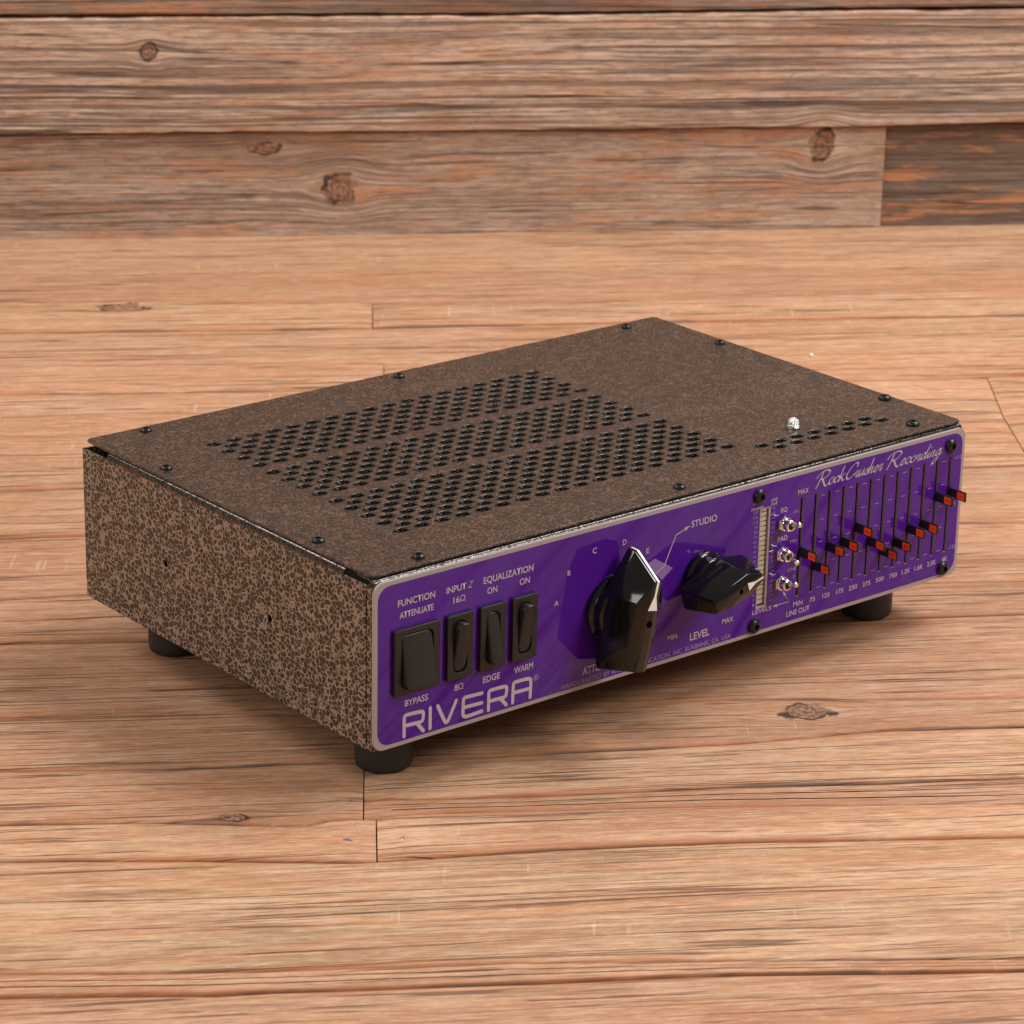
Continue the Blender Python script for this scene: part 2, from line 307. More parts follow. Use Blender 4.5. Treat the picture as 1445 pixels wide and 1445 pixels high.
    # knots themselves
    if kd is not None:
        ring = s.math('SINE', s.math('ADD', s.math('MULTIPLY', kd, 13.0), s.math('MULTIPLY', s.noise(co, 170, 3, 0.6), 9.0)))
        kcol = s.mix(s.smooth(ring, -0.9, 1.0), (0.22, 0.10, 0.055, 1), (0.38, 0.21, 0.13, 1))
        kcol = s.mix(s.smooth(s.noise(co, 420, 3, 0.7), 0.45, 0.7), kcol, (0.09, 0.035, 0.018, 1))
        kcol = s.mix(s.smooth(s.noise(co, 260, 2, 0.7), 0.56, 0.7), kcol, (0.42, 0.27, 0.19, 1))
        base = s.mix(s.math('SUBTRACT', 1.0, s.smooth(kd, 0.78, 1.05)), base, kcol)
        rim = s.math('MULTIPLY', s.smooth(kd, 0.70, 0.90), s.math('SUBTRACT', 1.0, s.smooth(kd, 0.98, 1.2)))
        rim = s.math('MULTIPLY', rim, s.smooth(s.noise(co, 60, 2, 0.5), 0.42, 0.55))
        base = s.mix(s.math('MULTIPLY', rim, 0.9), base, (0.03, 0.015, 0.01, 1))
    # overall lightness of this plank (its own timber)
    if floor: base = s.mix(1.0, base, s.xyz(lig, lig, lig), 'MULTIPLY')
    s.P(Base_Color=base, Roughness=0.60, Specular_IOR_Level=0.35)
    h = s.math('SUBTRACT', s.math('MULTIPLY', fib, 0.5), s.math('MULTIPLY', groove, s.math('ADD', 0.2, s.math('MULTIPLY', grainy, 0.8))))
    h = s.math('SUBTRACT', h, s.math('MULTIPLY', crack, 1.5))
    if not floor: h = s.math('SUBTRACT', h, s.math('MULTIPLY', wide, s.math('MULTIPLY', grainy, 1.3)))
    s.set(s.b.inputs['Normal'], s.bump(h, 0.0006 if floor else 0.0016, 0.9))
    return s.m

# ------------------------------------------------------------------ materials
M_side = hammertone("hammered_paint", (0.028, 0.015, 0.009), (0.37, 0.255, 0.175), 0.00265, 0.13, 0.00035, rough=0.42, veinmetal=0.15, coat=0.12)
M_top = hammertone("hammered_paint_lid", (0.019, 0.0095, 0.0065), (0.135, 0.076, 0.050), 0.0024, 0.09, 0.00042, rough=0.38, veinmetal=0.15, dust=0.40, coat=0.5)
M_bend = hammertone("hammered_paint_bends", (0.020, 0.014, 0.011), (0.10, 0.07, 0.05), 0.0028, 0.10, 0.0006, rough=0.10, veinmetal=0.3, fw=0.04)
M_rim = hammertone("hammered_paint_punched_rims", (0.012, 0.009, 0.008), (0.04, 0.03, 0.025), 0.0021, 0.10, 0.0004, rough=0.22, veinmetal=0.1)
M_dark = simple("dark_inner_metal", (0.010, 0.009, 0.009), 0.55)
M_black = simple("black_moulded_plastic", (0.010, 0.0095, 0.0095), 0.42, grain=0.15, gscale=2500, speck=(0.10, 0.09, 0.08))
M_gloss = simple("glossy_black_bakelite", (0.005, 0.0045, 0.004), 0.09)
M_rubber = simple("black_rubber", (0.022, 0.020, 0.020), 0.48, grain=0.3, gscale=1800, speck=(0.12, 0.11, 0.10))
M_screw = simple("black_oxide_screw", (0.03, 0.028, 0.027), 0.28, metal=0.6)
M_silver = simple("silver_plate", (0.36, 0.31, 0.305), 0.38, spec=0.5)
M_print = simple("silver_print", (0.48, 0.425, 0.46), 0.45)
M_lav = simple("lavender_print", (0.27, 0.17, 0.44), 0.4, coat=0.8)
M_dim = simple("faint_print", (0.30, 0.215, 0.37), 0.5)
M_white = simple("white_paint_line", (0.86, 0.84, 0.82), 0.4)
M_chrome = simple("bright_chrome", (0.82, 0.79, 0.76), 0.10, metal=1.0, grain=0.1)
M_cream = simple("unlit_cream_segment", (0.50, 0.43, 0.31), 0.35, coat=0.3)
M_red = simple("orange_red_marker", (1.0, 0.10, 0.014), 0.35)
M_redd = simple("dark_red_print", (0.30, 0.02, 0.008), 0.5)
M_yel = simple("yellow_component", (0.55, 0.33, 0.02), 0.5)
M_gap = simple("dark_gap", (0.030, 0.017, 0.010), 0.9)

def purple():
    s = NT("purple_anodised_panel"); co, (x, y, z) = s.object_xyz()
    st = s.noise(s.xyz(s.math('MULTIPLY', s.math('ADD', x, s.math('MULTIPLY', z, -0.6)), 90), 0.0, s.math('MULTIPLY', z, 9)), 1.0, 3, 0.6)
    c = s.mix(s.smooth(st, 0.35, 0.7), (0.070, 0.0085, 0.245, 1), (0.076, 0.0095, 0.262, 1))
    s.P(Base_Color=c, Roughness=0.36, Coat_Weight=1.0, Specular_IOR_Level=0.0); s.b.inputs["Coat Roughness"].default_value = 0.05
    s.b.inputs['Coat IOR'].default_value = 1.42
    return s.m
M_purple = purple()

# ------------------------------------------------------------------ the floor and the wall behind
FO = Vector((0.35176, 0.91649, 0.0)); PHI = math.radians(-32.0)
K = KN
floor_knots = [(K['k1'][0], -K['k1'][1], 0.0125, 0.0080), (K['k2'][0], -K['k2'][1]+0.003, 0.007, 0.0035), (K['k3'][0], -K['k3'][1]-0.006, 0.017, 0.010),
               ]
wall_knots = [(WK['w1'][0], WK['w1'][1], 0.0065, 0.0062), (WK['w2'][0], WK['w2'][1], 0.0125, 0.0115), (WK['w3'][0], WK['w3'][1], 0.010, 0.012),
              (WK['w5'][0]+0.003, WK['w5'][1]-0.002, 0.013, 0.0045)]
M_floor = wood("reclaimed_floor_timber", True, floor_knots)
M_wall = wood("weathered_wall_timber", False, wall_knots)

floor = empty("floor", FO, PHI); floor['kind'] = 'structure'
wall = empty("wall", FO, PHI); wall['kind'] = 'structure'

def interp(L, u):
    if u <= L[0][0]: return L[0][1]
    for (a, b), (c, d) in zip(L, L[1:]):
        if u <= c: return b + (d-b)*(u-a)/(c-a)
    return L[-1][1]
def wob(u, k, amp): 
    return amp*(mnoise.noise(Vector((u*22, k*7.31, 0.5))) + 0.6*mnoise.noise(Vector((u*75, k*3.7, 9.5))) + 0.3*mnoise.noise(Vector((u*260, k*1.7, 3.5))))

def plank(parent, m, u0, u1, lo, hi, klo, khi, col, vertical=False, ucut0=None, ucut1=None, top=0.0, th=0.018, gap=0.0004, amp=0.0009, step=0.009, cup=0.0, pf=1.0):
    """lo / hi: functions of u giving the two long edges (b coordinate). A bevelled, slightly wavy board."""
    bm = bmesh.new()
    n = max(6, int((u1-u0)/step))
    prof = ((0.0, -th), (0.0, -0.0016*pf), (0.0007*pf, -0.0004*pf), (0.0020*pf, 0.0), (0.0045, 0.0), (0.009, 0.0))
    rimv = []
    rows_ = []
    for i in range(n+1):
        u = u0 + (u1-u0)*i/n
        bl = lo(u) + gap + abs(wob(u, klo, amp)); bh = hi(u) - gap - abs(wob(u, khi+50, amp))
        nf = min(1.0, max(bh - bl, 0.003)/0.024)
        uu = u
        pts = []
        for d, h in prof: pts.append((bl+d*nf, h))
        for t_ in (0.33, 0.66): pts.append((bl + (bh-bl)*t_, cup*4*t_*(1-t_)))
        for d, h in reversed(prof): pts.append((bh-d*nf, h))
        rr = []
        for (bb, h) in pts:
            e = uu
            if ucut0 and i == 0: e = ucut0(bb)
            if ucut1 and i == n: e = ucut1(bb)
            hh = h + top
            if i in (0, n) and h > -0.01: hh -= 0.0006
            rimv.append(1000*min(bb-bl, bh-bb) + (0 if h > -0.01 else -3))
            rr.append(bm.verts.new((e, bb, hh) if not vertical else (e, -hh, bb)))
        rows_.append(rr)
    for r0, r1 in zip(rows_, rows_[1:]):
        for j in range(len(r0)-1): bm.faces.new((r0[j], r0[j+1], r1[j+1], r1[j]))
    bm.faces.new(rows_[0]); bm.faces.new(list(reversed(rows_[-1])))
    o = mesh_obj("plank", bm, m, parent, smooth=True, auto=50)
    at = o.data.attributes.new("rim", 'FLOAT', 'POINT')
    at.data.foreach_set("value", rimv)
    o.color = col
    return o

R = {k: [(p[0], -p[1]) for p in v] for k, v in ROWS.items()}     # b = -distance from the wall
def edge(k): return (lambda u, L=R[k]: interp(L, u))
def const(v): return (lambda u: v)
def cutline(p, q):    # an end joint through two points (u, v)
    (ua, va), (ub, vb) = p, q
    return lambda b: ua + (ub-ua)*((-b) - va)/((vb-va) or 1)
UL, UR = -0.95, 1.65
order = ['S1','S2','S3','S4','S5','S6','S7','S8','S9','S10','S11','S12','S14','S15','S16','S17']
rng = random.Random(11)
def fcol(h=None, l=None, g=None):
    return (rng.uniform(0.0, 0.6) if h is None else h, rng.uniform(0.93, 1.05) if l is None else l, rng.random(), rng.uniform(0.2, 0.6) if g is None else g)
tone = {'S0': (0.7, 0.97, 0.1), 'S1': (0.1, 0.93, 0.5), 'S2': (0.6, 1.03, 0.1), 'S3': (0.5, 0.99, 0.2), 'S4': (0.2, 1.03, 0.1), 'S5': (0.35, 1.02, 0.2), 'S6': (0.2, 0.99, 0.3),
        'S7': (0.4, 0.93, 0.9), 'S8': (0.1, 0.98, 0.3), 'S9': (0.0, 0.90, 0.6), 'S10': (0.15, 0.96, 0.5), 'S11': (0.25, 0.95, 0.4), 'S12': (0.6, 1.03, 0.2), 'S13': (0.1, 0.90, 0.4),
        'S14': (0.45, 1.05, 0.1), 'S15': (1.0, 1.04, 1.0), 'S16': (0.2, 1.0, 0.3), 'S17': (0.9, 1.0, 0.7)}
def tcol(k): h, l, g = tone[k]; return (h, l, rng.random(), g)
seq = [('S0', const(0.010), 'S1')] + [(a, None, b) for a, b in zip(order, order[1:])]
for idx, (a, f, b) in enumerate(seq):
    hi = f or edge(a); lo = edge(b)
    zt = rng.uniform(-0.0009, 0.0006)
    if a == 'S14': zt = 0.0002
    if a == 'S12':
        # left board runs the full width; right of the joint there are two narrower boards
        cu = cutline(*JO['S12'])
        plank(floor, M_floor, UL, 0.185, edge('S14'), edge('S12'), 14, 12, tcol('S11'), ucut1=cu, top=0.0)
        mid13 = edge('S13')
        plank(floor, M_floor, 0.1865, UR, mid13, edge('S12'), 13, 12.5, tcol('S12'), ucut0=lambda b, c=cu: c(b)+0.0005, top=-0.0003)
        plank(floor, M_floor, 0.1865, UR, edge('S14'), mid13, 14.5, 13.5, tcol('S13'), ucut0=lambda b, c=cu: c(b)+0.0005, top=-0.0006)
        continue
    if a in JO:
        cu = cutline(*JO[a]); um = sum(p[0] for p in JO[a])/2
        plank(floor, M_floor, UL, um, lo, hi, idx+1, idx, tcol(a), ucut1=cu, top=zt)
        plank(floor, M_floor, um+0.001, UR, lo, hi, idx+1.5, idx+.5, tcol(a), ucut0=lambda b_, c=cu: c(b_)+0.0006, top=zt+0.0003)
    else:
        j = rng.choice((-0.5, -0.35, 1.1, 1.3))     # out of the picture
        plank(floor, M_floor, UL, j, lo, hi, idx+1, idx, fcol(), top=zt, step=0.03)
        if j > 0.5:
            # keep the visible board one piece: rebuild with fine steps across the frame
            bpy.data.objects.remove(floor.children[-1])
            plank(floor, M_floor, UL, j, lo, hi, idx+1, idx, tcol(a), top=zt)
            plank(floor, M_floor, j+0.001, UR, lo, hi, idx+1, idx, fcol(), top=zt, step=0.03)
        else:
            plank(floor, M_floor, j+0.001, UR, lo, hi, idx+1, idx, tcol(a), top=zt)
# boards in front of the picture's lower edge (they also show in the panel's gloss)
v = 1.134; prev = edge('S17'); kk = 30
while v < 2.6:
    wv = rng.uniform(0.055, 0.10); v2 = v + wv
    nxt = const(-v2)
    j = rng.uniform(-0.6, 1.2)
    plank(floor, M_floor, UL, j, nxt, prev, kk+1, kk, fcol(), step=0.02)
    plank(floor, M_floor, j+0.001, UR, nxt, prev, kk+1.5, kk+.5, fcol(), step=0.02)
    prev = nxt; v = v2; kk += 1
bm = bmesh.new(); box(bm, UL-0.3, UR+0.3, -2.9, 0.12, -0.06, -0.0155)
mesh_obj("subfloor", bm, M_gap, floor)

# wall boards (local y points away from the camera, so the face is at y = 0)
WA = [(p[0], p[1]) for p in WALLR['a']]; WB = [(p[0], p[1]) for p in WALLR['b']]
wa = lambda u: interp(WA, u); wb = lambda u: interp(WB, u)
jc = 0.6485
plank(wall, M_wall, UL, jc, const(-0.004), wa, 60, 61, (0.45, 0.97, 0.31, 0.15), vertical=True, top=0.0, ucut1=lambda b: jc, gap=0.0005, amp=0.0004, pf=0.3)
plank(wall, M_wall, jc+0.0012, UR, const(-0.004), wa, 60.5, 61.5, (1.05, 0.38, 0.77, 0.6), vertical=True, top=-0.0035, gap=0.0005, amp=0.0004, pf=0.3)
plank(wall, M_wall, UL, UR, wa, wb, 62, 63, (0.25, 1.16, 0.52, 0.9), vertical=True, top=0.006, gap=0.0010, amp=0.0012, pf=0.4)
zz = 0.163; prevw = wb; kk = 64
for i in range(7):
    z2 = zz + rng.uniform(0.07, 0.1); nx = const(z2)
    j = rng.uniform(-0.4, -0.2) if i % 2 else rng.uniform(1.0, 1.2)
    l = 0.72 if i == 0 else rng.uniform(0.8, 1.05)
    plank(wall, M_wall, UL, j, prevw, nx, kk, kk+1, (0.8 if i == 0 else 0.3, l, rng.random(), 0.9), vertical=True, top=rng.uniform(0, 0.004), gap=0.0010, amp=0.0012, step=0.015, pf=0.4)
    plank(wall, M_wall, j+0.001, UR, prevw, nx, kk+.3, kk+1.3, (0.8 if i == 0 else 0.3, l, rng.random(), 0.9), vertical=True, top=rng.uniform(0, 0.004), gap=0.0010, amp=0.0012, step=0.015, pf=0.4)
    prevw = nx; zz = z2; kk += 2
bm = bmesh.new(); box(bm, UL-0.1, UR+0.1, 0.016, 0.06, -0.03, zz)
mesh_obj("wall_backing", bm, M_gap, wall)

# staples and grit left in the boards
def tube(bm, pts, r, n=8):
    pts = [Vector(p) for p in pts]; rings = []
    for i, p in enumerate(pts):
        d = (pts[min(i+1, len(pts)-1)] - pts[max(i-1, 0)]).normalized()
        q = d.to_track_quat('Z', 'Y')
        rings.append([bm.verts.new(p + q @ Vector((r*math.cos(2*math.pi*k/n), r*math.sin(2*math.pi*k/n), 0))) for k in range(n)])
    for a_, b_ in zip(rings, rings[1:]):
        for k in range(n): bm.faces.new((a_[k], a_[(k+1) % n], b_[(k+1) % n], b_[k]))
    bm.faces.new(rings[0]); bm.faces.new(list(reversed(rings[-1])))
M_staple = simple("galvanised_staple", (0.34, 0.34, 0.34), 0.42, metal=1.0)
for key, ang, L in (('a', -22, 0.0075), ('b', 66, 0.0055), ('c', 40, 0.0022), ('d', 10, 0.0020), ('g', -30, 0.0020)):
    u_, v_ = ST[key]; an = math.radians(ang); bm = bmesh.new()
    P_ = []
    for k in range(7):
        t_ = k/6.0 - 0.5
        P_.append((u_ + math.cos(an)*L*t_ - math.sin(an)*0.0008*math.cos(t_*3), -v_ + math.sin(an)*L*t_ + math.cos(an)*0.0008*math.cos(t_*3), 0.0006 - 5*t_*t_*0.0010))
    tube(bm, P_, 0.00046 if L > 0.004 else 0.0003); mesh_obj("staple", bm, M_staple, floor, smooth=True)
bm = bmesh.new(); bmesh.ops.create_icosphere(bm, subdivisions=2, radius=0.0013)
for vv in bm.verts: vv.co *= 1 + 0.25*mnoise.noise(vv.co*900)
bmesh.ops.translate(bm, verts=bm.verts[:], vec=(ST['pebble'][0], -ST['pebble'][1], 0.0008))
grit = mesh_obj("bead", bm, simple("pale_bead", (0.8, 0.76, 0.72), 0.2), None, smooth=True)
for vv in grit.data.vertices: vv.co -= Vector((ST['pebble'][0], -ST['pebble'][1], 0))
grit.location = FO + Matrix.Rotation(PHI, 3, 'Z') @ Vector((ST['pebble'][0], -ST['pebble'][1], 0)); grit.rotation_euler = (0, 0, PHI)
grit['label'] = "tiny pale bead lying on the floor boards behind the amplifier box"; grit['category'] = "bead"

# ------------------------------------------------------------------ the attenuator unit
W, D = 0.360, 0.2274
unit = empty("amplifier_attenuator", (0, 0, FOOT))
unit['label'] = "brown hammered metal amplifier box with purple control panel, black knobs and rows of vent holes"
unit['category'] = "attenuator"

# folded steel body
ST_TOP = 0.0746
case = empty("case", (0, 0, 0), parent=unit)
bm = bmesh.new()
box(bm, 0.0025, W-0.0025, 0.006, D-0.003, 0.0006, 0.052)
mesh_obj("inner_chassis", bm, M_dark, case)
# bottom tray
bm = bmesh.new(); box(bm, 0.0003, W-0.0003, 0.0003, D-0.0003, 0.0, 0.0012, 0.0004)
mesh_obj("bottom_pan", bm, M_side, case)
# side panel with two small holes: x = 0 plane. curve XY -> (y, z)
MX = Matrix(((0, 0, -1, 0.0006), (1, 0, 0, 0), (0, 1, 0, 0), (0, 0, 0, 1)))
def sidepts(y0, y1, z0, z1):
    return [(y0, z0), (y1, z0), (y1, z1), (y0, z1)]
curve_plate("side_panel", [[(0.0042, 0.0), (D, 0.0), (D, ST_TOP), (0.0042, ST_TOP)], circ(0.1577, 0.0373, 0.0017), circ(0.0747, 0.0371, 0.0017)], 0.0012, 0.0004, M_side, case, MX)
MX2 = MX.copy(); MX2[0][3] = W - 0.0006
curve_plate("side_panel", [[(0.0042, 0.0), (D, 0.0), (D, ST_TOP), (0.0042, ST_TOP)]], 0.0012, 0.0004, M_side, case, MX2)
bm = bmesh.new(); box(bm, 0.0013, W-0.0013, D-0.0013, D, 0.0, ST_TOP, 0.0004)
mesh_obj("back_panel", bm, M_side, case)
# front sheet folded round the corners
bm = bmesh.new()
box(bm, 0.0, 0.0012, 0.0002, 0.0036, 0.0, ST_TOP, 0.0004); box(bm, W-0.0012, W, 0.0002, 0.0036, 0.0, ST_TOP, 0.0004)
box(bm, 0.0004, W-0.0004, 0.0, 0.0012, 0.0, 0.0022, 0.0003)
box(bm, 0.0010, W-0.0010, 0.0028, 0.0040, 0.001, ST_TOP)
mesh_obj("front_sheet", bm, M_side, case)
# rolled bends: quarter round + flange under the lid
def bend(name, p0, p1, inward, zt, r=0.0034, zb=0.0743, fl_=0.012):
    bm = bmesh.new()
    inward = Vector(inward); p0 = Vector(p0); p1 = Vector(p1); n = int((p1-p0).length/0.002)
    sec = [(0.0, zb)] + [(r - r*math.cos(math.radians(a)), zt - r + r*math.sin(math.radians(a))) for a in range(0, 91, 15)] + [(fl_, zt), (fl_, zt-0.001), (r, zt-0.0011), (0.0011, zt-r), (0.0011, zb)]
    rings = []
    for i in range(n+1):
        p = p0.lerp(p1, i/n)
        rings.append([bm.verts.new(p + inward*a + Vector((0, 0, h))) for a, h in sec])
    m = len(sec)
    for a, b in zip(rings, rings[1:]):
        for k in range(m): bm.faces.new((a[k], a[(k+1) % m], b[(k+1) % m], b[k]))
    bm.faces.new(rings[0]); bm.faces.new(list(reversed(rings[-1])))
    return mesh_obj(name, bm, M_bend, case, smooth=True, auto=45)
ZB = 0.0779
bend("folded_edge", (-0.0001, 0.0200, 0), (-0.0001, 0.2060, 0), (1, 0, 0), ZB)
bend("folded_edge", (W+0.0001, 0.0200, 0), (W+0.0001, 0.2060, 0), (-1, 0, 0), ZB)
bend("folded_edge", (0.0012, 0.0, 0), (W-0.0012, 0.0, 0), (0, 1, 0), ZB - 0.0002)
bend("folded_edge", (0.02, D+0.0001, 0), (W-0.02, D+0.0001, 0), (0, -1, 0), ZB)

# lid with its punched vent holes
LZ = 0.0792
holes = []
def vent_rows(ys, x0, x1, n):
    for i, y in enumerate(ys):
        k = n if i % 2 == 0 else n-1
        p = (x1-x0)/(n-1)
        for j in range(k): holes.append((x0 + (0 if i % 2 == 0 else p/2) + p*j, y))
vent_rows([0.1841 - 0.00620*i for i in range(7)], 0.0455, 0.2394, 18)
vent_rows([0.1349 - 0.00605*i for i in range(7)], 0.0447, 0.2384, 18)
vent_rows([0.0864 - 0.00592*i for i in range(9)], 0.0449, 0.2386, 18)
for j in range(7): holes.append((0.2530 + 0.01150*j, 0.0305)); holes.append((0.2586 + 0.01150*j, 0.0245))
HRX, HRY = 0.00415, 0.00255
HS = Matrix.Diagonal((HRX/0.00315, HRY/0.00315, 1, 1))
outer = rrect(W/2, (0.0011 + D - 0.0016)/2, W - 0.0014, D - 0.0027, 0.0030)
MZ = Matrix.Translation((0, 0, LZ - 0.0006))
lid = curve_plate("lid", [outer] + [[(x + HRX*math.cos(2*math.pi*q/16), y + HRY*math.sin(2*math.pi*q/16)) for q in range(16)] for x, y in holes], 0.0012, 0.00035, M_top, unit, MZ)
# each punched hole has a rounded painted rim, dipped below the sheet
bm = bmesh.new()
rim_me = None
lathe(bm, [(0.00325, 0.00006), (0.00310, 0.00011), (0.00290, -0.0002), (0.00282, -0.0009), (0.00284, -0.0017), (0.0031, -0.0018), (0.0031, -0.0001)], 16, HS)
for f in list(bm.faces):
    if len(f.verts) > 4: bm.faces.remove(f)
rim0 = mesh_obj("vent_hole_rim", bm, M_rim, lid, smooth=True)
rim_me = rim0.data
hs = sorted(holes, key=lambda h: -((h[0]-0.3)**2*0 - h[1]))      # nearest rows show largest
hs = sorted(holes, key=lambda h: h[1] + h[0]*0.2)
for i, (x, y) in enumerate(hs[:290]):
    o = rim0 if i == 0 else rim0.copy()
    if i: link(o, lid)
    o.location = (x, y, LZ); o.rotation_euler = (0, 0, math.pi*(i % 2))
bm = bmesh.new()
for (x, y) in hs[290:]:
    lathe(bm, [(0.00325, 0.00006), (0.00310, 0.00011), (0.00290, -0.0002), (0.00282, -0.0009), (0.00284, -0.0017)], 12, Matrix.Translation((x, y, LZ)) @ HS)
for f in list(bm.faces):
    if len(f.verts) > 4: bm.faces.remove(f)
far = mesh_obj("vent_hole_rims", bm, M_rim, lid, smooth=True); far['kind'] = 'stuff'

# things glimpsed through the holes
rr = random.Random(4)
for i in range(9):
    x, y = rr.uniform(0.15, 0.22), rr.uniform(0.045, 0.12)
    bm = bmesh.new(); lathe(bm, [(0.004, 0.052), (0.004, 0.069), (0.0034, 0.0695), (0, 0.0695)], 14, Matrix.Translation((x, y, 0)))
    mesh_obj("component", bm, M_yel if i % 2 else M_dark, case, smooth=True, auto=40)

# screws
def dome_screw(name, parent, M, r, h, m, socket='hex'):
    bm = bmesh.new()
    n = 24; rs = r*0.42; dp = h*0.55
    prof = [(r*0.98, 0), (r, h*0.25), (r*0.93, h*0.62), (r*0.75, h*0.9), (r*0.52, h)]
    lathe(bm, prof + [(rs, h), (rs*0.96, h-dp), (0.0, h-dp)], n, M)
    return mesh_obj(name, bm, m, parent, smooth=True, auto=35)
for (x, y, r) in ((0.0302, 0.2192, .0029), (0.0078, 0.1672, .0029), (0.0078, 0.0487, .0029), (0.0305, 0.0080, .0029), (0.1800, 0.2180, .0028), (0.3325, 0.2180, .0028),
                  (0.3530, 0.1668, .0028), (0.3530, 0.0470, .0032), (0.3340, 0.0098, .0034), (0.1800, 0.0084, .0029)):
    dome_screw("lid_screw", lid, Matrix.Translation((x, y, LZ)), r, 0.0017 if r < .003 else .0022, M_screw)
# pilot lamp: faceted clear jewel in a chrome bezel
jx, jy = 0.2832, 0.0405
bm = bmesh.new(); lathe(bm, [(0.0030, LZ), (0.0034, LZ+0.0004), (0.0034, LZ+0.0012), (0.0029, LZ+0.0016), (0.0026, LZ+0.0016)], 24, Matrix.Translation((jx, jy, 0)))
lamp = mesh_obj("pilot_lamp", bm, M_chrome, lid, smooth=True, auto=30)
bm = bmesh.new(); lathe(bm, [(0.0027, LZ+0.0014), (0.0028, LZ+0.0030), (0.0022, LZ+0.0044), (0.0012, LZ+0.0052), (0, LZ+0.0054)], 9, Matrix.Translation((jx, jy, 0)))
g = NT("clear_lens"); g.P(Base_Color=(0.95, 0.96, 0.97), Roughness=0.03, Transmission_Weight=0.25, IOR=1.5, Metallic=0.6)
co_, _x = g.object_xyz(); g.set(g.b.inputs['Normal'], g.bump(g.noise(co_, 1100, 2, 0.6), 0.0012, 1.0))
mesh_obj("lens", bm, g.m, lamp)

# feet
for (x, y) in ((0.0292, 0.0301), (0.3308, 0.0301), (0.0292, 0.1959), (0.3308, 0.1959)):
    bm = bmesh.new()
    lathe(bm, [(0.0118, -FOOT), (0.0124, -FOOT+0.0006), (0.0128, -FOOT+0.0030), (0.0130, -0.0005), (0.0129, 0.0)], 40, Matrix.Translation((x, y, 0)))
    mesh_obj("foot", bm, M_rubber, unit, smooth=True, auto=40)

# ------------------------------------------------------------------ front panel
PT = 0.0015; HP = 0.0764
slots_x = [0.2494 + 0.009175*i for i in range(12)]
def mirror_loops(loops): return loops
slot_loops = [rrect(x, 0.0381, 0.0023, 0.0494, 0.0004, 2) for x in slots_x]
meter_loop = rrect(0.22535, 0.0382, 0.0049, 0.0482, 0.0003, 2)
MP = Matrix(((1, 0, 0, 0), (0, 0, -1, -PT/2), (0, 1, 0, 0), (0, 0, 0, 1)))
plate = curve_plate("faceplate", [rrect(W/2, HP/2, W, HP, 0.0052, 8)] + slot_loops + [meter_loop], PT, 0.00022, M_silver, unit, MP)
MP2 = Matrix(((1, 0, 0, 0), (0, 0, -1, -PT-0.00005), (0, 1, 0, 0), (0, 0, 0, 1)))
IN = 0.0020
overlay = curve_plate("purple_overlay", [rrect(W/2, HP/2, W-2*IN, HP-2*IN, 0.0064, 8)] + slot_loops + [rrect(0.22555, 0.0380, 0.0068, 0.0500, 0.0004, 2)], 0.0001, 0.00002, M_purple, plate, MP2)
YF = -PT - 0.0001         # face of the overlay
bm = bmesh.new(); box(bm, slots_x[0]-0.004, slots_x[-1]+0.004, 0.0018, 0.0027, 0.010, 0.066)
mesh_obj("slot_backing", bm, M_dark, plate)

# segments of the meter
for k in range(20):
    bm = bmesh.new(); zc = 0.0150 + 0.00242*k + 0.0009
    box(bm, 0.2224, 0.2274, -0.0006, 0.0010, zc - 0.00098, zc + 0.00098, 0.00015, 1)
    mesh_obj("meter_segment", bm, M_cream, plate)
bm = bmesh.new(); box(bm, 0.2215, 0.2292, 0.0008, 0.0016, 0.013, 0.064)
mesh_obj("meter_backing", bm, M_dark, plate)

# --- printing
BF = None
def text_mesh(s, x0, z0, wd, h, m, parent=None, name="lettering", y=None, bold=0.0, shear=0.0):
    cu = bpy.data.curves.new("t", 'FONT'); cu.body = s; cu.size = 1.0; cu.offset = bold; cu.shear = shear; cu.resolution_u = 3
    o = bpy.data.objects.new("t", cu); C.objects.link(o)
    dg = bpy.context.evaluated_depsgraph_get()
    me = bpy.data.meshes.new_from_object(o.evaluated_get(dg))
    bpy.data.objects.remove(o); bpy.data.curves.remove(cu)
    xs = [v.co.x for v in me.vertices]; ys = [v.co.y for v in me.vertices]
    # punctuation must not change the scale: height from a capital
    bx, bX = min(xs), max(xs)
    cap = 0.69
    for v in me.vertices:
        px = x0 + (v.co.x - bx)/(bX-bx)*wd; pz = z0 + v.co.y/cap*h
        v.co = Vector((px, YF - 0.00010 if y is None else y, pz))
    me.name = name; me.materials.clear(); me.materials.append(m)
    return link(bpy.data.objects.new(name, me), parent or plate)
for (s_, x0, z0, wd, h) in TX:
    m = M_print
    bold = 0.012
    tiny = h < 2.2
    if s_.startswith("HAND"): m = M_dim; bold = 0.006
    elif tiny: m = M_dim if s_ not in ("LEVELS", "EQ", "POWER", "LINE", "OUT") else M_print
    if s_ in ("FUNCTION", "ATTENUATE", "INPUT", "EQUALIZATION", "BYPASS", "EDGE", "WARM", "STUDIO", "LEVEL", "ATTENU", "16", "8"): bold = 0.016
    if s_ == "ATTENU": s_ = "ATTENUATOR"; wd = 26.6
    text_mesh(s_, x0/1000, z0/1000, wd/1000, h/1000, m, bold=bold)
text_mesh("\u03a9", 0.0456, 0.0585, 0.0028, 0.0027, M_print)
text_mesh("\u03a9", 0.0453, 0.0178, 0.0027, 0.0027, M_print)
text_mesh("Z", 0.0498, 0.0637, 0.0030, 0.0029, M_print, bold=-0.01, shear=0.35)
left_n = "150 125 110 95 85 75 65 55 45 40 35 30 25 20 15 10 7 5 3 1".split()
right_n = "+6 +5 +4 +3 +2 +1 0 -1 -2 -3 -5 -7 -10 -13 -16 -20 -25 -30 -35 -40".split()
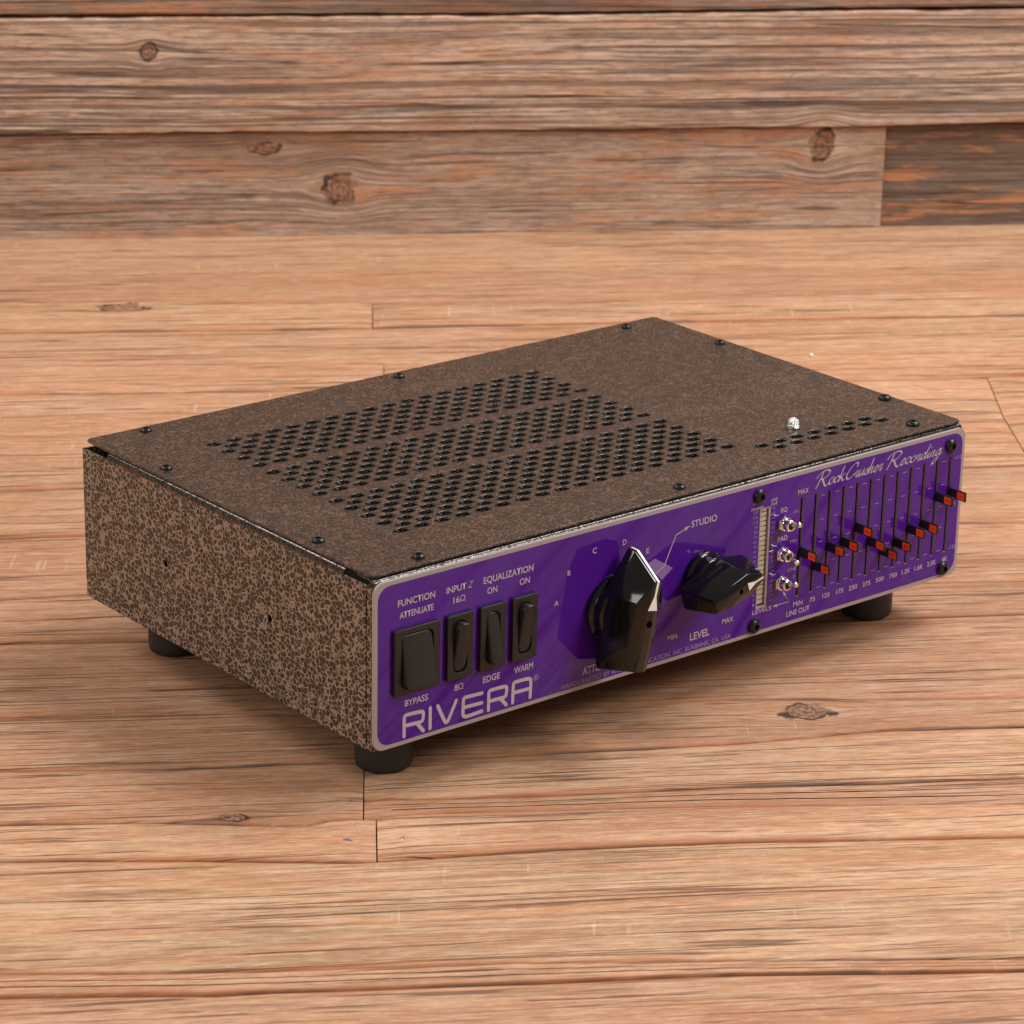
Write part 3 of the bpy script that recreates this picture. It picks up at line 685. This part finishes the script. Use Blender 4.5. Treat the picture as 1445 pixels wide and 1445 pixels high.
for k in range(20):
    zc = 0.0154 + 0.00242*(19-k)
    a = left_n[k]; b = right_n[k]
    text_mesh(a, 0.2209 - 0.0011*len(a), zc - 0.0003, 0.00105*len(a), 0.0013, M_dim)
    text_mesh(b, 0.2296, zc - 0.0003, 0.00105*len(b), 0.0013, M_dim)

def ribbon(bm, pts, wfun, y, cap=True):
    pts = [Vector((p[0], p[1])) for p in pts]
    n = len(pts); L, Rr = [], []
    for i, p in enumerate(pts):
        d = (pts[min(i+1, n-1)] - pts[max(i-1, 0)])
        d = d.normalized() if d.length > 1e-9 else Vector((1, 0))
        nn = Vector((-d.y, d.x)); w_ = wfun(d)
        L.append(p + nn*w_/2); Rr.append(p - nn*w_/2)
    lv = [bm.verts.new((q.x, y, q.y)) for q in L]; rv = [bm.verts.new((q.x, y, q.y)) for q in Rr]
    for i in range(n-1): bm.faces.new((lv[i], lv[i+1], rv[i+1], rv[i]))
    if cap:
        for p, q_, w_, va, vb in ((pts[0], pts[1], (L[0]-Rr[0]).length/2, lv[0], rv[0]), (pts[-1], pts[-2], (L[-1]-Rr[-1]).length/2, rv[-1], lv[-1])):
            # half disc beyond the end, sharing the ribbon's end vertices
            a0 = math.atan2(va.co.z - p.y, va.co.x - p.x)
            vs = [va] + [bm.verts.new((p.x + w_*math.cos(a0 + a*math.pi/7), y, p.y + w_*math.sin(a0 + a*math.pi/7))) for a in range(1, 7)] + [vb]
            bm.faces.new(vs)
# RIVERA logotype, drawn with rounded strokes (joined letters share a hair of depth so no faces coincide)
bm = bmesh.new(); yy = YF - 0.00008
RV = []
for L in RIV:
    if len(L) == 11: RV += [L[:-1], L[-2:]]
    else: RV.append(L)
for k, L in enumerate(RV):
    P_ = [(x/1000, z/1000) for x, z in L]
    # resample corners a little rounder
    for _ in range(1):
        Q = [P_[0]]
        for a, b in zip(P_, P_[1:]):
            Q += [(a[0]*.75+b[0]*.25, a[1]*.75+b[1]*.25), (a[0]*.25+b[0]*.75, a[1]*.25+b[1]*.75)]
        Q.append(P_[-1]); P_ = Q
    ribbon(bm, P_, lambda d: 0.00172, yy - 0.000012*k)
mesh_obj("logo_lettering", bm, M_print, plate)
text_mesh("R", 0.08845, 0.01195, 0.0009, 0.00115, M_print)
bm = bmesh.new(); ribbon(bm, [(0.0889 + 0.00118*math.cos(a*math.pi/10), 0.0125 + 0.00118*math.sin(a*math.pi/10)) for a in range(21)], lambda d: 0.00022, YF-0.00012, False)
mesh_obj("registered_ring", bm, M_print, plate)

# flowing script across the top right
G = {
'R': (2.1, [[(0.42,2.25),(0.32,1.5),(0.18,0.7),(-0.05,-0.15)], [(-0.5,1.5),(-0.25,2.05),(0.4,2.4),(1.2,2.45),(1.65,2.1),(1.45,1.55),(0.9,1.2),(0.35,1.12)], [(0.62,1.2),(0.95,0.75),(1.4,0.1),(1.75,-0.1),(2.15,0.2)]]),
'C': (1.75, [[(1.75,1.75),(1.72,2.2),(1.35,2.35),(0.8,2.0),(0.35,1.2),(0.25,0.5),(0.6,0.02),(1.15,0.12),(1.7,0.6)]]),
'o': (0.95, [[(0.7,0.98),(0.35,0.95),(0.05,0.55),(0.12,0.1),(0.45,0.0),(0.8,0.4),(0.78,0.85),(0.6,0.98),(0.7,0.75),(1.05,0.8)]]),
'c': (0.85, [[(0.72,0.78),(0.55,1.0),(0.22,0.8),(0.08,0.35),(0.3,0.0),(0.6,0.1),(0.9,0.4)]]),
'k': (1.1, [[(0.28,2.3),(0.2,1.5),(0.12,0.7),(0.05,0.0)], [(0.95,1.15),(0.6,0.9),(0.2,0.5)], [(0.3,0.58),(0.6,0.3),(0.8,0.0),(1.1,0.2)]]),
'r': (0.8, [[(0.0,0.35),(0.25,1.05),(0.32,0.9),(0.62,0.92),(0.5,0.5),(0.45,0.1),(0.6,0.0),(0.85,0.35)]]),
'u': (1.0, [[(0.0,0.4),(0.25,1.0),(0.14,0.45),(0.18,0.05),(0.42,0.03),(0.68,0.5),(0.8,1.0)], [(0.8,1.0),(0.68,0.4),(0.72,0.02),(1.02,0.35)]]),
's': (0.75, [[(0.0,0.35),(0.35,0.8),(0.48,1.15),(0.52,0.8),(0.62,0.4),(0.48,0.02),(0.2,0.02),(0.1,0.18)], [(0.48,0.02),(0.8,0.35)]]),
'h': (1.0, [[(0.28,2.3),(0.2,1.5),(0.12,0.7),(0.05,0.0)], [(0.12,0.35),(0.42,0.9),(0.62,0.95),(0.6,0.5),(0.55,0.1),(0.7,0.0),(1.0,0.35)]]),
'e': (0.8, [[(0.0,0.35),(0.4,0.5),(0.58,0.8),(0.42,1.0),(0.18,0.75),(0.1,0.3),(0.3,0.0),(0.55,0.08),(0.85,0.4)]]),
'd': (1.05, [[(0.7,0.8),(0.45,1.0),(0.12,0.6),(0.1,0.15),(0.35,0.02),(0.68,0.55),(0.85,1.3),(1.0,2.2)], [(0.95,1.9),(0.76,0.9),(0.7,0.1),(0.85,0.0),(1.1,0.35)]]),
'i': (0.5, [[(0.0,0.4),(0.25,1.0),(0.15,0.4),(0.18,0.05),(0.35,0.02),(0.55,0.35)], [(0.36,1.5),(0.40,1.62)]]),
'n': (0.95, [[(0.0,0.4),(0.22,1.0),(0.14,0.5),(0.04,0.0)], [(0.1,0.35),(0.42,0.92),(0.6,0.95),(0.58,0.5),(0.52,0.1),(0.68,0.0),(0.98,0.35)]]),
'g': (1.0, [[(0.72,0.8),(0.45,1.0),(0.12,0.6),(0.1,0.15),(0.35,0.02),(0.65,0.5),(0.8,1.0)], [(0.8,1.0),(0.66,0.0),(0.45,-0.9),(0.15,-1.25),(-0.1,-1.0),(0.2,-0.5),(0.75,-0.05),(1.1,0.35)]]),
}
def catmull(P, n=7):
    P = [Vector(p) for p in P]; Q = [P[0]*2-P[1]] + P + [P[-1]*2-P[-2]]; out = []
    for i in range(1, len(Q)-2):
        for k in range(n):
            t = k/n
            out.append(0.5*((2*Q[i]) + (Q[i+1]-Q[i-1])*t + (2*Q[i-1]-5*Q[i]+4*Q[i+1]-Q[i+2])*t*t + (3*Q[i]-Q[i-1]-3*Q[i+1]+Q[i+2])*t**3))
    out.append(P[-1]); return out
def script_word(word, x0, x1, zb, xh):
    adv = sum(G[c][0] for c in word); sc = (x1-x0)/adv
    bm = bmesh.new(); cx = 0.0; k = 0
    nib = Vector((math.cos(math.radians(28)), math.sin(math.radians(28))))
    for c in word:
        a, strokes = G[c]
        for st in strokes:
            pts = [(x0 + (cx + p.x)*sc + 0.42*p.y*xh, zb + p.y*xh) for p in catmull(st)]
            ribbon(bm, pts, lambda d: 0.00030 + 0.00078*abs(d.x*nib.y - d.y*nib.x)**1.5, YF - 0.00008 - 0.000008*k); k += 1
        cx += a
    mesh_obj("script_lettering", bm, M_print, plate)
script_word("RockCrusher", 0.2580, 0.3015, 0.0660, 0.0030)
script_word("Recording", 0.3055, 0.3425, 0.0657, 0.0030)

# STUDIO arrow, the lavender lozenge under it, and the LEVELS arrow
bm = bmesh.new()
vs = [bm.verts.new((x/1000, YF-0.00006, z/1000)) for x, z in PARA]; bm.faces.new(vs)
mesh_obj("lozenge_print", bm, M_lav, plate)
def arrowhead(bm, tip, frm, L, wd, y):
    t = Vector(tip); d = (t - Vector(frm)).normalized(); n = Vector((-d.y, d.x)); b = t - d*L
    bm.faces.new([bm.verts.new((q.x, y, q.y)) for q in (t, b + n*wd/2, b - n*wd/2)])
mm = lambda L: [(x/1000, z/1000) for x, z in L]
bm = bmesh.new(); A = mm(ARR); ribbon(bm, A, lambda d: 0.00055, YF-0.00012, False); arrowhead(bm, A[-1], A[-2], 0.0030, 0.0020, YF-0.00014)
mesh_obj("arrow_print", bm, M_print, plate)
bm = bmesh.new(); A = mm(LARR); ribbon(bm, A, lambda d: 0.0004, YF-0.00012, False)
arrowhead(bm, A[-1], A[-2], 0.0026, 0.0016, YF-0.00014); arrowhead(bm, A[0], A[1], 0.0026, 0.0016, YF-0.00014)
mesh_obj("arrow_print", bm, M_print, plate)
bm = bmesh.new()
for i in range(1, 11):
    xc = (slots_x[i] + slots_x[i+1])/2 - 0.0002
    for z in (0.0614, 0.0494, 0.0382, 0.0272, 0.0151):
        vs = [bm.verts.new(q) for q in ((xc-0.0013, YF-0.00010, z-0.0002), (xc+0.0013, YF-0.00010, z-0.0002), (xc+0.0013, YF-0.00010, z+0.0002), (xc-0.0013, YF-0.00010, z+0.0002))]
        bm.faces.new(vs)
mesh_obj("scale_ticks", bm, M_dim, plate)
bm = bmesh.new()
vs = [bm.verts.new((x, YF-0.00010, z)) for x, z in ((0.2291, 0.0403), (0.2317, 0.0403), (0.2317, 0.0408), (0.2291, 0.0408))]; bm.faces.new(vs)
mesh_obj("scale_tick", bm, M_white, plate)

# panel screws
for (x, z) in ((0.2209, 0.0695), (0.2214, 0.0050), (0.3495, 0.0686), (0.3494, 0.0050)):
    sc_ = dome_screw("panel_screw", plate, panel_M(x, z, YF), 0.0036, 0.0022, M_screw)

# --- rocker switches
def rocker_switch(cx, cz, w_, h_, hw, hh, hr, out_top):
    t = 0.0020
    Mf = Matrix(((1, 0, 0, 0), (0, 0, -1, YF - t/2), (0, 1, 0, 0), (0, 0, 0, 1)))
    fr = curve_plate("rocker_switch", [rrect(cx, cz, w_, h_, 0.0006, 3), rrect(cx, cz, hw, hh, hr, 7)], t, 0.0004, M_black, unit, Mf)
    bm = bmesh.new(); box(bm, cx-hw/2-0.001, cx+hw/2+0.001, YF-0.0004, YF-0.0002, cz-hh/2-0.001, cz+hh/2+0.001)
    mesh_obj("switch_well", bm, M_dark, fr)
    # paddle
    bm = bmesh.new(); pw, ph, pr = hw-0.0007, hh-0.0007, hr-0.0003
    y0 = YF - 0.0004; flush = 0.0014; proud = 0.0060
    def depth(z):
        q = (z - (cz - ph/2))/ph
        if not out_top: q = 1-q
        q = min(max(q, 0), 1)
        return flush + (proud-flush)*(q**1.25)
    base = rrect(cx, cz, pw, ph, pr, 7); r1 = base; r2 = rrect(cx, cz, pw-0.0005, ph-0.0005, pr-0.00025, 7); r3 = rrect(cx, cz, pw-0.0014, ph-0.0014, max(pr-0.0007, 0.0004), 7)
    rings = [[bm.verts.new((x, y0, z)) for x, z in base],
             [bm.verts.new((x, YF - depth(z) + 0.0006, z)) for x, z in r1],
             [bm.verts.new((x, YF - depth(z) + 0.00015, z)) for x, z in r2],
             [bm.verts.new((x, YF - depth(z), z)) for x, z in r3]]
    n = len(base)
    for a, b in zip(rings, rings[1:]):
        for i in range(n): bm.faces.new((a[i], a[(i+1) % n], b[(i+1) % n], b[i]))
    # lay the paddle face as strips from side to side so it can curve
    last = rings[-1]
    left = [v for v in last]; half = n//2
    # pair vertices symmetrically about the vertical axis
    top = sorted([v for v in last if v.co.x >= cx], key=lambda v: -v.co.z); bot = sorted([v for v in last if v.co.x < cx], key=lambda v: -v.co.z)
    m_ = min(len(top), len(bot))
    for i in range(m_-1):
        try: bm.faces.new((top[i], top[i+1], bot[i+1], bot[i]))
        except ValueError: pass
    mesh_obj("rocker", bm, M_black, fr, smooth=True, auto=50)
    return fr
lab = {0: "wide rocker switch"}
rocker_switch(0.0217, 0.0388, 0.0243, 0.0299, 0.0168, 0.0246, 0.0030, False)
rocker_switch(0.0448, 0.0387, 0.0141, 0.0299, 0.0074, 0.0240, 0.0034, True)
rocker_switch(0.0628, 0.0386, 0.0141, 0.0299, 0.0074, 0.0240, 0.0034, False)
rocker_switch(0.0806, 0.0386, 0.0139, 0.0299, 0.0074, 0.0240, 0.0034, True)

# --- pointer knobs
def knob(cx, cz, ang, sw=1.0, ss=1.0, sk=1.0, hc=0.0236):
    """ang: clockwise from up. local coords: w across, s along the pointer, h out of the panel"""
    Mk = panel_M(cx, cz, YF, -ang)
    def sq(me, a, c):
        for v in me.vertices: v.co.x *= a; v.co.y *= c
    pts = []
    for sg in (-1, 1):
        pts += [(sg*0.0022, 0.0195, 0.0262), (sg*0.0024, -0.0222, 0.0258),
                (sg*0.0078, 0.0088, hc), (sg*0.0070, -0.0100, hc), (sg*0.0052, -0.0222, 0.0246),
                (sg*0.0014, 0.0288, 0.0095), (sg*0.0016, 0.0292, 0.0050),
                (sg*0.0108, 0.0085, 0.0080), (sg*0.0102, -0.0100, 0.0080), (sg*0.0074, -0.0262, 0.0080), (sg*0.0108, 0.0085, 0.0055), (sg*0.0102, -0.0100, 0.0055), (sg*0.0074, -0.0262, 0.0055)]
    bm = bmesh.new()
    for p in pts: bm.verts.new(p)
    bmesh.ops.convex_hull(bm, input=bm.verts[:])
    bmesh.ops.dissolve_limit(bm, angle_limit=math.radians(3), verts=bm.verts[:], edges=bm.edges[:])
    bmesh.ops.bevel(bm, geom=bm.edges[:], offset=0.00042, segments=2, affect='EDGES', profile=0.5)
    o = mesh_obj("pointer_knob", bm, M_gloss, unit, smooth=True, auto=25)
    # bore for the grub screw
    bc = bmesh.new(); lathe(bc, [(0.00165, 0.020), (0.00165, 0.030)], 20); cut = mesh_obj("cutter", bc, None, unit)
    md = o.modifiers.new("b", 'BOOLEAN'); md.operation = 'DIFFERENCE'; md.object = cut; md.solver = 'EXACT'
    dg = bpy.context.evaluated_depsgraph_get(); me = bpy.data.meshes.new_from_object(o.evaluated_get(dg))
    o.modifiers.clear(); o.data = me; bpy.data.objects.remove(cut)
    o.matrix_local = Mk; sq(o.data, sw, ss)
    bm = bmesh.new(); lathe(bm, [(0.0016, 0.0205), (0.0016, 0.0235), (0.0007, 0.0235), (0.0007, 0.0222), (0, 0.0222)], 20)
    gs_ = mesh_obj("grub_screw", bm, M_screw, o, smooth=True, auto=30); sq(gs_.data, sw, ss)
    bm = bmesh.new(); lathe(bm, [(0.0146, 0.0004), (0.0150, 0.0010), (0.0150, 0.0026), (0.0144, 0.0032), (0.0134, 0.0036), (0.0131, 0.0044), (0.0131, 0.0078), (0.0125, 0.0084), (0.0118, 0.0086)], 48)
    sk_ = mesh_obj("skirt", bm, M_gloss, o, smooth=True, auto=30); sq(sk_.data, sk, sk)
    # white index line over nose, ridge and face, ending in a wedge
    e = 0.00012
    path = [(0.0292, 0.0056, 0.0007), (0.0290, 0.0098, 0.0007), (0.0197, 0.02645, 0.0007), (0.0190, 0.0263, 0.0007), (0.0128, 0.0262, 0.0006), (0.0063, 0.0261, 0.0028)]
    bm = bmesh.new(); L, R_ = [], []
    for (s_, h, hw) in path:
        dn = (0.0003, e) if h < 0.02 else (0.0, e)
        L.append(bm.verts.new((-hw, s_ + dn[0], h + dn[1]))); R_.append(bm.verts.new((hw, s_ + dn[0], h + dn[1])))
    for i in range(len(path)-1): bm.faces.new((L[i], L[i+1], R_[i+1], R_[i]))
    il_ = mesh_obj("index_line", bm, M_white, o); sq(il_.data, sw, ss)
    return o
knob(0.1315, 0.0358, math.radians(12.5))
knob(0.1870, 0.0384, math.radians(72), 0.74, 0.70, 0.80, 0.0252)

# --- mini toggle switches
def toggle(cx, cz, dz):
    bm = bmesh.new(); Mt = panel_M(cx, cz, YF, math.radians(30))
    lathe(bm, [(0.0040, 0.0), (0.0041, 0.0003), (0.0041, 0.0017), (0.0037, 0.0021)], 6, Mt)
    nut = mesh_obj("toggle_switch", bm, M_chrome, unit)
    bm = bmesh.new(); Mb = panel_M(cx, cz, YF)
    lathe(bm, [(0.0034, 0.0020), (0.0034, 0.0025), (0.0028, 0.0027), (0.0028, 0.0056), (0.0025, 0.0060), (0.0018, 0.0060), (0.0017, 0.0045), (0, 0.0045)], 24, Mb)
    mesh_obj("bushing", bm, M_chrome, nut, smooth=True, auto=30)
    bm = bmesh.new(); lathe(bm, [(0.0019, 0.0046), (0.0019, 0.0060), (0.0011, 0.0068)], 16, Mb)
    mesh_obj("lever_boot", bm, M_dark, nut, smooth=True, auto=30)
    d = Vector((0, -0.0066, dz)); q = d.to_track_quat('Z', 'Y').to_matrix().to_4x4()
    Ml = Matrix.Translation((cx, YF-0.0050, cz)) @ q
    bm = bmesh.new(); L_ = d.length
    lathe(bm, [(0.0009, 0), (0.0009, L_*0.5), (0.0012, L_*0.72), (0.0015, L_*0.86), (0.0013, L_*0.97), (0.0006, L_*1.03), (0, L_*1.04)], 16, Ml)
    mesh_obj("lever", bm, M_chrome, nut, smooth=True, auto=40)
toggle(0.2370, 0.0530, 0.0024); toggle(0.2367, 0.0380, -0.0018); toggle(0.2367, 0.0236, 0.0022)

# --- twelve fader levers standing out of their slots
zs = [35.7, 27.1, 34.4, 34.8, 40.1, 31.1, 24.3, 26.6, 31.5, 31.7, 44.1, 44.5]
bm = bmesh.new(); box(bm, -0.00055, 0.00055, -0.0114, 0.0015, -0.0024, 0.0024, 0.0002, 1)
lev0 = mesh_obj("fader_lever", bm, M_black, unit)
reds = []
for sg in (-1, 1):
    bm = bmesh.new(); xa = 0.00057*sg; box(bm, min(xa, xa+sg*0.0001), max(xa, xa+sg*0.0001), -0.0108, -0.0062, -0.0018, 0.0018)
    r_ = mesh_obj("red_marker", bm, M_red, lev0)
    bm = bmesh.new(); xb = 0.00070*sg
    for yy0, yy1, z0_, z1_ in ((-0.0101, -0.0098, -0.0009, 0.0009), (-0.0090, -0.0087, -0.0009, 0.0009), (-0.0078, -0.0075, -0.0009, 0.0009), (-0.0090, -0.0078, -0.0002, 0.0001)):
        vs = [bm.verts.new((xb, yy0, z0_)), bm.verts.new((xb, yy1, z0_)), bm.verts.new((xb, yy1, z1_)), bm.verts.new((xb, yy0, z1_))]; bm.faces.new(vs)
    mesh_obj("marker_print", bm, M_redd, r_)
    reds.append(r_)
def copy_tree(o, parent):
    c = o.copy(); link(c, parent)
    for ch in o.children: copy_tree(ch, c)
    return c
src_children = list(lev0.children)
for i, (x, z) in enumerate(zip(slots_x, zs)):
    o = lev0 if i == 0 else copy_tree(lev0, unit)
    o.location = (x, YF, z/1000 + 0.0004)
